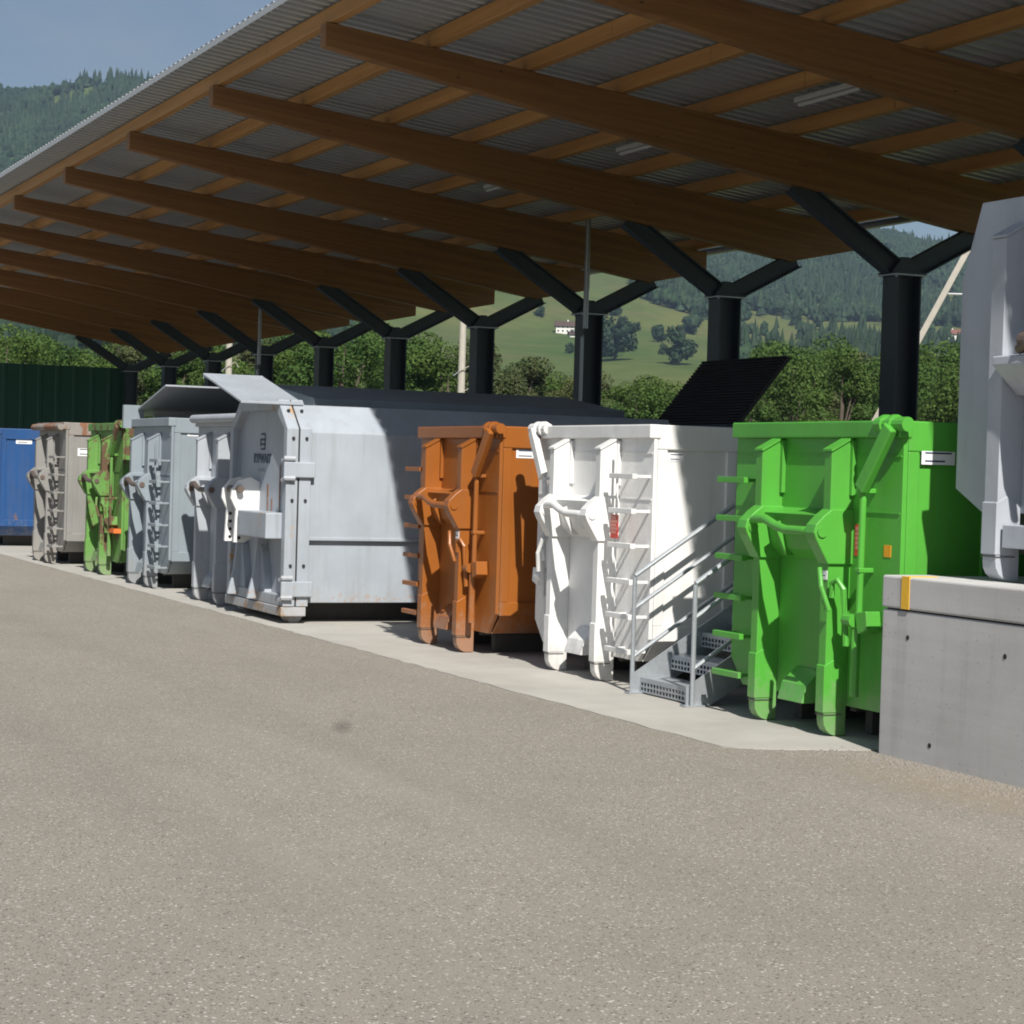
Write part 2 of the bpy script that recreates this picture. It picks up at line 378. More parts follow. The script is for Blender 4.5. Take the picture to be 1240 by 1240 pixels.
# far forest: one mass of small trees following woods and leaving meadows open
def to_px(az, r, z):
    p = Vector((-r*math.sin(az), r*math.cos(az), z-CAMH)); zz = p.dot(fw)
    return 620+FPX*p.dot(r2)/zz, 620-FPX*p.dot(u2)/zz
def wood(x, y, az, r):
    n_ = mnoise.noise((az*14, r*.0035, .3))+.6*mnoise.noise((az*40, r*.009, 5.))
    az_l = az
    if az > azimuth(430): 
        clear = abs(az-azimuth(85)) < .013 and 2470 < r < 2590
        return 1.0 if (r > 900 and not clear) else .1
    if az > azimuth(890):                      # open meadow hillside with a wood high on its right
        if r > 2150: return .9
        xm = (azimuth(640)-az)/(azimuth(640)-azimuth(890))
        return .95 if (xm > .48 and r > 1290+ (1-xm)*800 and n_ > -.25) else 0
    if r > 1780: return 1.0 if n_ > -.5 else .1
    if r > 1400: return .85 if n_ > .42 else .015
    return .8 if n_ > -.05 else .08
fv = []; ff = []
def conifer(x, y, z, h, wd, o, V, F, rnd):
    n = 6; a0 = rnd.random()*6.28; tiers = ((.08, 1.0, .52), (.34, .74, .76), (.60, .46, 1.0))
    for (zb, wr, zt) in tiers:
        b = len(V); top = (x, y, z+h*zt)
        for k in range(n):
            a = a0+2*math.pi*k/n; rr = wd*wr*(.72+.5*rnd.random()); V.append((x+rr*math.cos(a), y+rr*math.sin(a), z+h*(zb-.04+.08*rnd.random())))
        V.append(top)
        for k in range(n): F.append((b+k, b+(k+1) % n, b+n))
ICO = bmesh.new(); bmesh.ops.create_icosphere(ICO, subdivisions=1, radius=1); 
ICV = [tuple(v.co) for v in ICO.verts]; ICF = [tuple(v.index for v in f.verts) for f in ICO.faces]; ICO.free()
def blobtree(x, y, z, h, wd, V, F, rnd):
    for q in range(3):
        b = len(V); ox, oy = (rnd.random()-.5)*wd*.9, (rnd.random()-.5)*wd*.9; oz = h*(.45+.3*rnd.random()); s_ = .62+.3*rnd.random()
        for (a, c_, d) in ICV:
            k = s_*(.72+.5*rnd.random()); V.append((x+ox+a*wd*k*.8, y+oy+c_*wd*k*.8, z+oz+d*h*.36*k))
        F.extend(tuple(i+b for i in f_) for f_ in ICF)
rnd = random.Random(11); count = 0
for _ in range(60000):
    az = AZ0+.06+(1.46-AZ0-.06)*rnd.random(); r = 620+ (2900-620)*rnd.random()**.8
    z = hill_z(az, r); x_, y_ = to_px(az, r, z)
    if rnd.random() > wood(x_, y_, az, r): continue
    hidden = (215+ (az < azimuth(215))*0 < x_ < 545) or (y_ < 285 and x_ > 450) or y_ > 485
    if hidden and rnd.random() > .12: continue
    X_, Y_ = -r*math.sin(az), r*math.cos(az)
    con = mnoise.noise((X_*.004, Y_*.004, 9.)) + (rnd.random()-.5)*1.0 > .24
    if con: conifer(X_, Y_, z-1, 15+11*rnd.random(), 3.4+1.6*rnd.random(), 0, fv, ff, rnd)
    else: blobtree(X_, Y_, z-1, 11+6*rnd.random(), 4.8+2*rnd.random(), fv, ff, rnd)
    count += 1
me = bpy.data.meshes.new('hillside_forest'); me.from_pydata(fv, [], ff); me.materials.append(M['forest'])
tag(link('hillside_forest', me), 'dark conifer and broadleaf woods covering the distant hillsides', 'forest', kind='stuff')

# trees dotted over the hillside meadow, each a thing of its own
spots = [(654, 384, 9, 'small round tree on the meadow just left of and above the farmhouse'),
         (745, 437, 26, 'large dark round tree on the meadow right of the downpipe column'),
         (735, 432, 20, 'dark tree behind the left side of the large round meadow tree'),
         (753, 403, 12, 'pale tree above the large dark round meadow tree'),
         (746, 383, 11, 'small tree high on the meadow beside the downpipe column'),
         (820, 442, 20, 'tall bushy tree low on the meadow left of the black lid'),
         (803, 430, 8, 'small shrub just left of the tall bushy tree above the black lid'),
         (821, 412, 11, 'round tree standing above the tall bushy tree near the black lid'),
         (842, 393, 15, 'pointed tree on the upper meadow left of the second column'),
         (831, 404, 8, 'low shrub on the meadow below the pointed tree'),
         (795, 414, 14, 'dark tree at the lower tip of the wood on the meadow'),
         (771, 401, 7, 'tiny round tree on the open meadow between two larger trees'),
         (690, 428, 7, 'low bush on the meadow below the farmhouse')]
for px, py, hh, lab in spots:
    az, r, z = surface_at(px, py)
    V = []; F = []; rr = random.Random(px)
    lob = [(rr.random()*6.28, rr.random()**.5*hh*.32, hh*(.2+.6*rr.random()), hh*(.13+.12*rr.random())) for _ in range(12)]
    for q in range(1500):
        a, d, oz, s_ = lob[q % 12]; n_ = Vector((rr.gauss(0, 1), rr.gauss(0, 1), rr.gauss(0, 1))).normalized()*s_*(.5+.55*rr.random())
        c_ = Vector((math.cos(a)*d, math.sin(a)*d, oz))+n_; e1 = Vector((rr.gauss(0, 1), rr.gauss(0, 1), rr.gauss(0, 1))).normalized(); e2 = n_.cross(e1).normalized()
        k = hh*.045*(.6+.8*rr.random()); b = len(V); V += [tuple(c_+e1*k), tuple(c_+e2*k), tuple(c_-e1*k), tuple(c_-e2*k)]; F.append((b, b+1, b+2, b+3))
    root = thing('meadow_tree', lab, 'tree', (-r*math.sin(az), r*math.cos(az), z-.5), group='trees dotted over the hillside meadow')
    cm = bpy.data.meshes.new('crown'); cm.from_pydata(V, [], F); cm.materials.append(M['forest']); link('crown', cm, root)
    MB().tube([(0, 0, -1), (0, 0, hh*.4)], [hh*.03, hh*.02], 6).build('trunk', M['bark'], root)

def house(px, py, wd, dp, hh, rot_, roofm, lab):
    az, r, z = surface_at(px, py)
    root = thing('farmhouse', lab, 'house', (-r*math.sin(az), r*math.cos(az), z-.3), rot_, 'houses on the hillside')
    wl = MB().prism('x', [(-dp/2, -2), (dp/2, -2), (dp/2, hh), (0, hh+dp*.32), (-dp/2, hh)], -wd/2, wd/2).build('wall', M['plaster'], root)
    rf = MB(); e = 1.0; k = .64
    for s_ in (-1, 1):
        rf.prism('x', [(0, hh+dp*.32+.05), (0, hh+dp*.32+.35), (s_*(dp/2+e), hh-e*k+.35), (s_*(dp/2+e), hh-e*k+.05)], -wd/2-e, wd/2+e)
    ro = rf.build('roof', roofm, root); MB().box(1.5, 2.3, -.5, .3, hh+dp*.2, hh+dp*.32+1.2).build('chimney', M['plaster'], ro)
    for i in range(4):
        for j in range(2):
            x0 = -wd/2+wd*(i+.5)/4-.5; MB().box(x0, x0+1.0, -dp/2-.06, -dp/2+.02, 1+j*2.7, 2.3+j*2.7).build('window', M['glass'], root)
house(684, 404, 12, 9, 5.2, YAW, M['rooftile'], 'white farmhouse with brown roof alone on the hillside meadow')
house(694, 408, 5, 4, 2.2, YAW+.2, M['rooftile'], 'small white shed just right of the farmhouse on the meadow')
house(869, 398, 6, 5, 3.0, YAW, M['rooftile'], 'tiny white cottage beside the second column on the upper meadow')
house(1150, 411, 16, 9, 4.5, YAW-.3, M['redtile'], 'red roofed house on the hillside left of the grey container')

# ------------------------------------------------------------------ trees behind the shed
def leaf_crown(seed, h, wd, nleaf, sz):
    rr = random.Random(seed); V = []; F = []
    lobes = []
    for q in range(26):
        a = rr.random()*6.28; zz = h*(.16+.74*rr.random()); lim = wd*.5*math.sin(math.pi*min(.95, max(.1, (zz/h)*.85+.12)))
        d = lim*math.sqrt(rr.random())*.85; lobes.append((Vector((math.cos(a)*d, math.sin(a)*d, zz)), wd*(.09+.10*rr.random())))
    for q in range(nleaf):
        c_, R0 = lobes[rr.randrange(len(lobes))]
        n_ = Vector((rr.gauss(0, 1), rr.gauss(0, 1), rr.gauss(0, 1))).normalized()
        p = c_+Vector((n_.x, n_.y, n_.z*.8))*R0*(.55+.5*rr.random()**.5)
        d = (n_*.8+Vector((rr.gauss(0, 1), rr.gauss(0, 1), rr.gauss(0, 1)+.5))*.55).normalized()
        a = d.cross(Vector((rr.gauss(0, 1), rr.gauss(0, 1), rr.gauss(0, 1)))).normalized(); b_ = d.cross(a); s_ = sz*(.6+.8*rr.random())
        i = len(V); V += [tuple(p-a*s_), tuple(p+b_*s_*.6-a*s_*.1), tuple(p+a*s_), tuple(p-b_*s_*.6+a*s_*.1)]; F.append((i, i+1, i+2, i+3))
    me = bpy.data.meshes.new('crown'); me.from_pydata(V, [], F)
    tb = MB(); tb.tube([(0, 0, -.2), (.1, 0, h*.3), (-.1, .15, h*.6), (0, 0, h*.88)], [h*.022, h*.017, h*.011, h*.004], 7)
    for c_, R0 in lobes[:11]:
        tb.tube([(0, 0, c_.z*.45), (c_.x*.5, c_.y*.5, c_.z*.75), tuple(c_)], [h*.010, h*.006, h*.003], 5)
    return me, tb.mesh('trunk', M['bark'])
variants = []
for i in range(6):
    cm, tm = leaf_crown(100+i, 12, (8.5, 7.5, 9.5, 6.5, 8, 10)[i], 13000, .125)
    c2 = cm.copy(); cm.materials.append(M['leaf']); c2.materials.append(M['leaf2'])
    variants.append((cm, c2, tm))
rowlabels = ('in the front row of', 'in the middle row of', 'in the back row of')
colx = [1096, 878, 713, 584, 478, 391, 318, 258, 203, 161]
ordn = ['first', 'second', 'third', 'fourth', 'fifth', 'sixth', 'seventh', 'eighth', 'ninth', 'tenth', 'eleventh', 'twelfth', 'thirteenth', 'fourteenth', 'fifteenth', 'sixteenth', 'seventeenth', 'eighteenth', 'nineteenth']
tl = []
for row, (dist, n, hmul) in enumerate(((138, 19, .80), (158, 19, .95), (180, 18, 1.06))):
    for i in range(n):
        px = -40+1310*(i+.5+(rnd.random()-.5)*.6)/n; tl.append((px, dist+rnd.uniform(-6, 6), hmul, row))
targ = [(-40, 380), (60, 392), (160, 400), (300, 392), (390, 385), (470, 380), (560, 400), (600, 388), (640, 425), (700, 444), (800, 448), (870, 440), (930, 408), (1000, 400), (1060, 414), (1130, 404), (1300, 395)]
tl.sort()
cnt = [0, 0, 0]
for k, (px, dist, hm_, row) in enumerate(tl):
    for (a0, y0), (a1, y1) in zip(targ, targ[1:]):
        if a0 <= px <= a1: ty = y0+(y1-y0)*(px-a0)/(a1-a0); break
    else: ty = 400
    ty += rnd.uniform(-6, 10)+(14 if row == 0 else (4 if row == 1 else 0))
    p = at_dist(px, ty, dist); hgt = p.z
    i = cnt[row]; cnt[row] += 1
    cm, c2, tm = variants[(k*5+row) % 6]
    root = thing('broadleaf_tree', f'{ordn[i]} leafy green tree from the left {rowlabels[row]} trees behind the shed', 'tree',
                 (p.x, p.y, 0), rnd.random()*6.28, 'trees behind the shed')
    s_ = hgt/12; wq = max(.75, s_)*rnd.uniform(.85, 1.25); root.scale = (wq, wq*rnd.uniform(.85, 1.15), s_)
    pale = (560 < px < 640) or rnd.random() < .06
    link('crown', c2 if pale else cm, root); link('trunk', tm, root)

# ------------------------------------------------------------------ open timber shed
S, XC, YC, ZC = 5.0, -24.663, 17.236, 4.936
K0, K1 = -4, 9
shed = thing('open_shed', 'long open shed with glulam beams, dark steel Y-columns and corrugated roof', 'shed', (0, 0, 0))
TOPS = lambda y: 7.49-.113*(y-8.43)
bp = [(8.43, 7.19), (15.5, 6.0), (18.44, 5.57), (19.66, 5.83), (19.66, TOPS(19.66)), (8.43, TOPS(8.43))]
beam_me = None; col_me = None
for k in range(K0, K1+1):
    x = XC-S*k
    if beam_me is None:
        b = MB().prism('x', bp, -.10, .10); beam_me = b.mesh('beam', M['timber'])
    o = link('beam', beam_me, shed); o.location = (x, 0, 0)
    bv = o.modifiers.new('bevel', 'BEVEL'); bv.width = .008; bv.segments = 1
    if col_me is None:
        c = MB(); h = .20
        for yy in (-h, h-.025): c.box(-.19, .19, yy, yy+.025, 0, ZC-.03)       # flanges
        c.box(-.012, .012, -h+.025, h-.025, 0, ZC-.03); c.box(-.22, .22, -.26, .26, ZC-.03, ZC); c.prism('x', [(-.24, ZC), (.24, ZC), (.05, ZC+.22), (-.07, ZC+.22)], -.10, .10)
        col_me = c.mesh('column', M['dark_steel'])
        def arm(p0, p1):
            a = MB(); p0 = Vector(p0); p1 = Vector(p1); t_ = (p1-p0).normalized(); p1 = p1+t_*.16; nrm = Vector((0, -t_.z, t_.y))
            for s_ in (-1, 1): a.bar(p0+nrm*s_*.13, p1+nrm*s_*.13, .19, .022)
            a.bar(p0, p1, .018, .235)
            return a.mesh('arm', M['dark_steel'])
        hp = MB(); hp.box(-.235, .235, -.275, .275, ZC-.052, ZC-.033)
        for xx in (-.17, .17):
            for yy in (-.22, .22): hp.tube([(xx, yy, ZC-.075), (xx, yy, ZC-.052)], .02, 6)
        head_me = hp.mesh('head_plate', M['steel'])
        arm1 = arm((0, -.16, ZC+.06), (0, 15.5-YC, 6.0-.03)); arm2 = arm((0, .16, ZC+.06), (0, 18.44-YC, 5.57-.03))
    o = link('column', col_me, shed); o.location = (x, YC, 0)
    link('arm', arm1, o); link('arm', arm2, o); link('head_plate', head_me, o)
PY = [8.56+1.36*i for i in range(9)]
XL, XR = XC-S*K1-1.6, XC-S*K0+1.6
for y in PY:
    z = TOPS(y)+.012
    for q in range(K0, K1+1):          # purlins jointed over every beam
        x1 = XC-S*q+S/2; x0 = x1-S
        x0 = XL+.2 if q == K1 else x0+.004; x1 = XR-.2 if q == K0 else x1-.004
        MB().box(x0, x1, y-.07, y+.07, z, z+.20).build('purlin', M['purlin'], shed, .006, seg=1)
# corrugated sheet, one panel per bay
pitch = .25; prof = [(0, 0), (.06, 0), (.075, .10), (.20, .10), (.215, 0)]
for q in range(K0, K1+2):
    x1 = XC-S*q+S if q > K0 else XR; x0 = XC-S*q if q <= K1 else XL
    if q == K0: x0 = XC-S*q
    V = []; F = []; n = max(1, int(round((x1-x0)/pitch)))
    pts = []
    for i in range(n):
        for (a, z) in prof: pts.append((x0+(x1-x0)*(i+a/pitch)/n, z))
    pts.append((x1, 0))
    y0, y1 = 8.025, 20.1; z0 = TOPS(y0)+.23; z1 = TOPS(y1)+.23
    for (x, z) in pts: V += [(x, y0, z0+z), (x, y1, z1+z)]
    F = [(2*i, 2*i+1, 2*i+3, 2*i+2) for i in range(len(pts)-1)]
    me = bpy.data.meshes.new('roof_sheet'); me.from_pydata(V, [], F); me.materials.append(M['sheet'])
    o = link('roof_sheet', me, shed); sm = o.modifiers.new('solid', 'SOLIDIFY'); sm.thickness = .0015; sm.offset = 1
MB().box(XL, XR, 8.012, 8.02, TOPS(8.02)+.215, TOPS(8.02)+.30).build('added_eave_strip', M['sheet'], shed)  # added strip that hides the bright sunlit rib ends
# rear gutter and longitudinal tie
MB().tube([(XL, 20.12, TOPS(20.1)+.15), (XR, 20.12, TOPS(20.1)+.15)], .07, 8).build('gutter', M['pipe'], shed)
for k in (2, 6):
    x = XC-S*k+.42
    MB().tube([(x, 16.95, 6.62), (x, 16.95, 4.6)], .05, 10).build('downpipe', M['pipe'], shed)
    MB().tube([(x, 16.95, 4.6), (x-.12, 16.95, 4.45), (x-.12, 16.95, 0)], .035, 10).build('downpipe', M['pipe'], shed)
lampn = ['nearest', 'second', 'third', 'fourth', 'fifth', 'sixth', 'seventh', 'eighth', 'ninth']
for i, k in enumerate(range(0, 8)):
    x = XC-S*k+2.5; y = 14.3; z = TOPS(y)-.02
    root = thing('tube_lamp', f'white unlit tube lamp under the roof, {lampn[i]} visible bay from the right', 'lamp', (x, y, z), 0, 'tube lamps under the shed roof')
    MB().box(-.75, .75, -.06, .06, 0, .07).build('housing', M['lamp'], root, .01)
    MB().tube([(-.7, 0, -.03), (.7, 0, -.03)], .03, 8).build('tube', M['lamp'], root)
    for s_ in (-.5, .5): MB().box(s_-.01, s_+.01, -.01, .01, .07, .24).build('hanger', M['steel'], root)
# dark green end screen
root = thing('end_screen', 'dark green sheet screen closing the far end of the shed', 'screen wall', (-69.9, 0, 0))
for i in range(14):
    y0 = 9.0+i*.59; V = MB().prism('z', [(0, y0), (0, y0+.40), (.035, y0+.45), (.035, y0+.54), (0, y0+.588), (-.04, y0+.588), (-.04, y0)], .05, 5.0)
    V.build('panel', M['screen'], root)
for y in (9.0, 11.7, 14.5, 17.1): MB().box(-.2, -.05, y-.06, y+.06, 0, 5.0).build('post', M['dark_steel'], root)

# ------------------------------------------------------------------ loading dock
dock = thing('loading_dock', 'grey concrete loading dock wall with yellow stripe on its cap', 'dock', (0, 0, 0))
DX = -12.5
MB().box(DX, 34, 8.66, 22, -.3, 1.055).build('wall', M['wall'], dock, .012)
cp = MB().box(DX-.004, 34, 8.652, 9.06, 1.067, 1.30).build('cap', M['wall'], dock, .015)
MB().box(DX+.002, 34, 9.06, 21.99, 1.067, 1.292).build('deck', M['wall'], dock)
MB().box(DX+.02, 33.9, 8.69, 9.5, 1.04, 1.075).build('joint', M['dark'], dock)
MB().box(DX+.24, DX+.335, 8.648, 8.9, 1.07, 1.3035).build('stripe', M['stripe'], dock)['label'] = 'yellow painted stripe'
for (lx, z) in ((.32, .87), (1.42, .84), (.62, .14), (1.75, .12), (2.6, .85)):
    V = MB(); V.tube([(DX+lx, 8.657, z), (DX+lx, 8.67, z)], .018, 10); V.build('tie_hole', M['dark'], dock)
# gravel swept against the dock foot
gm = MB(); rr = random.Random(5)
for i in range(2200):
    x = DX-.3+rr.random()**1.0*4.2; y = 8.64-abs(rr.gauss(0, .30))**1.0; s_ = .004+.011*rr.random()**2
    b = [(-1, -1, -.3), (1, -.8, -.3), (.9, 1, -.3), (-.8, .9, -.3), (rr.uniform(-.4, .4), rr.uniform(-.4, .4), rr.uniform(.5, 1.1))]
    a = rr.random()*6.28; ca, sa = math.cos(a), math.sin(a)
    gm.add([(x+(u*ca-v_*sa)*s_, y+(u*sa+v_*ca)*s_, .002+w_*s_) for u, v_, w_ in b], [(3, 2, 1, 0), (0, 1, 4), (1, 2, 4), (2, 3, 4), (3, 0, 4)])
tag(gm.build('loose_gravel', M['gravel']), 'loose gravel along the foot of the concrete dock wall', 'gravel', kind='stuff')

# ------------------------------------------------------------------ hook-lift containers
RZ = [1.95, 1.63, 1.31, .98, .66, .34]
def sticker(parent, face, a, z, wd, hh, at, mat=None, lines=2):
    """flat label: face 'y' = on a front wall at y=at, a = x ; face 'x' = on a side wall at x=at, a = y"""
    def bx(m_, a0, a1, z0, z1, d0, d1):
        return m_.box(a0, a1, at-d1, at-d0, z0, z1) if face == 'y' else m_.box(at+d0, at+d1, a0, a1, z0, z1)
    s_ = bx(MB(), a, a+wd, z, z+hh, -.002, .004).build('sticker', mat or M['sticker'], parent)
    for i in range(lines):
        zz = z+hh*(.2+.6*i/max(1, lines-1)) if lines > 1 else z+hh*.4
        bx(MB(), a+wd*.1, a+wd*(.9 if i % 2 else .7), zz, zz+hh*.12, .003, .0055).build('print_line', M['ink'] if mat is None else M['redprint'], s_)
    return s_
def container(name, label, cx, ys, z0, W, L, H, mat, rim=None, ladder=None, arm=None, poly=None, hookm=None, zb=.24, bays=None, rz=0, sidebay=.74, lid=False, fins=(-.51, .50), shelf=False, fh=.05):
    rim = rim or mat; root = thing(name, label, 'container', (cx, ys, z0), rz, 'roll-off hook-lift containers in the row')
    h = W/2; bv = .006
    top = H-.13; custom = poly is not None
    poly = poly or [(-h, top), (-h, zb+.22), (-h+.2, zb), (h-.2, zb), (h, zb+.22), (h, top)]
    fw_ = MB().prism('y', poly, .20, .24).build('front_wall', mat, root, .004)
    for zz in (() if custom else (H-.27, 1.735)):
        MB().box(-h+.02, h-.02, .192, .2, zz, zz+.012).build('seam', mat, fw_)
    if top > H-.2 and not lid:
        MB().box(-h-.01, h+.01, .15, .27, top, H).build('front_rim', rim, root, .012)
    if custom: MB().prism('y', [(x*.995, z-.004) for x, z in poly], .242, L).build('body', mat, root, .01)
    # sides: recessed panels between posts and rails
    for s_ in (() if custom else (-1, 1)):
        x1 = s_*h; x2 = s_*(h-.06)
        MB().box(min(x1, x2)+(.0), max(x1, x2), .245, L, top-.10, H-.001).build('top_rail', rim, root, .012)
        MB().box(min(x1, x2), max(x1, x2), .245, L, zb+.20, zb+.34).build('bottom_rail', mat, root, bv)
        MB().box(*sorted((s_*(h-.05), s_*(h-.03))), .30, L-.02, zb+.3, top-.08).build('side_panel', mat, root)
        MB().prism('y', [(s_*h, zb+.2), (s_*(h-.02), zb+.2), (s_*(h-.22), zb-.0), (s_*(h-.2), zb-.0)], .26, L).build('lower_panel', mat, root)
        n = max(2, int(round((L-.3)/sidebay)))
        for i in range(n+1):
            y = .245+(L-.245-.1)*i/n
            MB().box(*sorted((s_*(h-.052), s_*(h-.002))), y, y+.10, zb+.341, top-.101).build('post', mat, root, bv)
    if not custom: MB().box(-h+.06, h-.06, L-.06, L, zb, H-.002).build('rear_door', mat, root, bv)
    if not custom: MB().box(-h+.2, h-.2, .25, L-.07, zb, zb+.06).build('floor', mat, root)
    for fx in fins:
        MB().box(fx-.046, fx+.046, .45, L-.1, .004, .19).build('skid', M['skid'], root)
        MB().box(fx-.04, fx+.04, .3, L-.15, .191, zb-.002).build('skid_web', M['skid'], root)
        ft = H-.13 if H < 2.55 else H-.2
        ft = min(ft, 2.36) if H < 2.7 else ft
        pr = [(.2, ft), (0, ft-.11), (0, .14)]+[(.12-.12*math.cos(a), .13-.12*math.sin(a)) for a in (.3, .7, 1.1, 1.45)]+[(.2, .01)]
        f_ = MB().prism('x', pr, fx-fh, fx+fh).build('upright', mat, root, .005)
        MB().prism('x', [(.2, ft+.003), (0, ft-.107), (-.012, ft-.107), (-.012, ft-.09), (.2, ft+.022)], fx-fh-.01, fx+fh+.012).build('cap_plate', mat, f_)
        MB().box(fx+fh+.001, fx+fh+.035, .165, .199, 1.86, ft-.02).build('flange', mat, f_)
        MB().prism('x', [(-.012, .55), (-.012, .19), (.16, .19), (.16, .55), (.08, .60)], fx-fh-.006, fx+fh+.006).build('foot_plate', mat, f_, .004)
        MB().box(fx-fh-.004, fx+fh+.007, -.0135, .16, .172, .178).build('foot_gap', M['skid'], f_)
        # bracket that carries the hook bar
        br = [(.205, 1.75), (.0, 1.75), (-.07, 1.70), (-.14, 1.63), (-.155, 1.57), (-.13, 1.51), (-.02, 1.33), (.205, 1.33)]
        if not shelf:
            MB().prism('x', br, fx-.065, fx+.075).build('bracket', mat, f_, .008)
            MB().tube([(fx-.10, -.085, 1.575), (fx+.088, -.085, 1.575)], .042, 12).build('hook_pin', hookm or mat, f_)
    x0, x1 = fins
    if shelf: x0 += .36; x1 -= .36
    path = [(x0, -.085, 1.60), (x0+.12, -.09, 1.645), (x0+.28, -.10, 1.65), (x0+.46, -.11, 1.60), (x0+.62, -.115, 1.575), (x0+.85, -.10, 1.575), (x1, -.085, 1.575)]
    MB().tube(path, .036, 12).build('hook_bar', hookm or mat, root, smooth=True)
    MB().prism('x', [(.195, 1.745), (.02, 1.70), (.10, 1.42), (.195, 1.34)], x0+.06, x1-.06).build('hook_pocket', mat, root, .004) if not shelf else None
    MB().prism('x', [(-.02, 1.60), (.19, 1.74), (.19, 1.36), (.10, 1.36)], x0+.26, x0+.30).build('gusset', mat, root, .003)
    MB().prism('x', [(.02, zb-.02), (.19, zb-.02), (.19, zb+.24), (.06, zb+.12)], x0+.35, x1-.3).build('tow_block', mat, root, .005)
    if ladder:
        lx = (-h+.02, -h+.46) if ladder == 'L' else (h-.50, h-.03)
        for z in RZ:
            m_ = MB(); m_.box(lx[0], lx[1], .0, .05, z-.024, z+.024)
            for xx in (lx[0]+.02, lx[1]-.05): m_.box(xx, xx+.03, .045, .20, z-.014, z+.014)
            m_.build('rung', mat, root, .004)
        if ladder == 'R':
            for xx in (lx[0]-.02,): MB().tube([(xx, .10, .25), (xx, .10, 2.25)], .014, 6).build('ladder_rail', mat, root)
    if arm:
        s_ = 1 if arm == 'R' else -1
        MB().tube([(s_*(h-.28), .16, H-.03), (s_*(h+.10), .16, H-.03)], .055, 12).build('cover_shaft', mat, root, smooth=False)
        for xx in (h-.2, h-.08): MB().tube([(s_*xx, .16, H-.03), (s_*(xx+.035), .16, H-.03)], .075, 14).build('collar', mat, root)
        MB().bar((s_*(h-.03), .10, H-.05), (s_*(h-.36), .08, H-.52), .07, .11).build('cover_arm', mat, root, .012)
        MB().tube([(s_*(h-.36), .08, H-.50), (s_*(h-.36), .10, H-.6), (s_*(h-.37), .10, .95)], .026, 10).build('crank_rod', mat, root)
        for z in (1.30, H-.53): MB().box(s_*(h-.37)-.034, s_*(h-.37)+.034, .07, .20, z-.018, z+.018).build('rod_guide', mat, root, .006)
        # locking gear low on the wall
        gx = s_*(h-.42)
        MB().tube([(gx-.05*s_, .06, .72), (gx-.06*s_, .03, 1.15), (gx-.10*s_, .0, 1.22), (gx-.16*s_, -.01, 1.19), (gx-.17*s_, .0, 1.08)], .024, 8).build('lock_hook', mat, root)
        MB().tube([(gx-.06, .06, .92), (gx+.05, .06, .92)], .05, 10).build('lock_housing', mat, root)
        MB().tube([(gx-.26*s_, -.06, 1.30), (gx-.2*s_, -.08, 1.16), (gx-.14*s_, -.04, .98)], .02, 8).build('lock_lever', mat, root)
        MB().tube([(gx+.02, .10, .86), (gx+.02, .10, .34)], .035, 10).build('ratchet', mat, root)
        MB().prism('y', [(gx+.05*s_, .98), (gx+.2*s_, 1.0), (gx+.22*s_, .86), (gx+.1*s_, .82)], .06, .19).build('lock_plate', mat, root, .006)
    return root

green = container('roll_off_container', 'bright green hook-lift container beside the concrete dock', -13.9, 8.74, 0, 2.4, 5.9, 2.43, M['green'], ladder='L', arm='R')
sticker(green, 'y', .60, 1.40, .13, .24, .2, M['red'], 5)['label'] = 'red warning sticker'
sticker(green, 'y', .99, 1.41, .09, .09, .2, M['yellow'], 0)['label'] = 'orange square sticker'
sticker(green, 'y', .455, 1.21, .085, .07, -.001, None, 1)
sticker(green, 'x', .36, 2.11, .30, .10, 1.2-.002)
white = container('roll_off_container', 'clean white hook-lift container between the orange container and the stairs', -17.88, 8.78, 0, 2.46, 6.2, 2.43, M['white'], ladder='R', arm='L')
sticker(white, 'y', .76, 1.37, .15, .22, .02, M['red'], 5)['label'] = 'red warning sticker'
sticker(white, 'x', .37, 2.10, .16, .07, 1.23-.03, None, 2)
orange = container('roll_off_container', 'orange-brown hook-lift container left of the white one', -20.8, 8.6, 0, 2.2, 6.0, 2.43, M['orange'], ladder='L', arm='R')
sticker(orange, 'x', .40, 2.10, .26, .09, 1.1-.03); sticker(orange, 'y', .46, 1.22, .085, .08, -.001, None, 1)
small = container('roll_off_container', 'pale grey hook-lift container squeezed behind the big compactor', -27.72, 7.95, 0, 2.3, 6.0, 2.58, M['palegrey'], hookm=M['worn_metal'], arm=None)
MB().tube([(-1.15, .12, 2.56), (1.15, .12, 2.56)], .06, 12).build('rim_tube', M['palegrey'], small)
cv = MB().prism('y', [(-1.12, 2.60), (1.12, 2.60), (1.12, 2.86), (-.9, 3.10), (-1.12, 3.08)], 1.15, 5.9).build('cover', M['lightblue'], small, .01); cv['label'] = 'raised dark cover over the rear of the container'
lb = container('roll_off_container', 'grey-blue hook-lift container with ladder under a raised lid', -31.45, 7.94, 0, 2.3, 6.0, 2.6, M['lightblue'], ladder='R', hookm=M['worn_metal'])
sticker(lb, 'x', .45, 2.33, .42, .10, 1.15-.03)
MB().box(-1.2, -1.12, .02, .35, 2.45, 2.82).build('ear_plate', M['lightblue'], lb)
ld = MB().prism('y', [(-1.55, 2.66), (.55, 3.085), (.55, 3.11), (-1.56, 2.685)], .25, 5.2).build('lid', M['palegrey'], lb); ld['label'] = 'raised sheet lid, dark underneath'
MB().prism('y', [(-1.5, 2.45), (1.0, 2.45), (.55, 3.08), (-1.5, 2.66)], 5.16, 5.19).build('added_gap_plate', M['palegrey'], ld)  # added plate closing the gap so it reads dark under the lid
MB().prism('x', [(.6, 2.48), (5.1, 2.48), (5.1, 2.68), (.6, 2.68)], -1.50, -1.46).build('lid_side', M['palegrey'], ld)
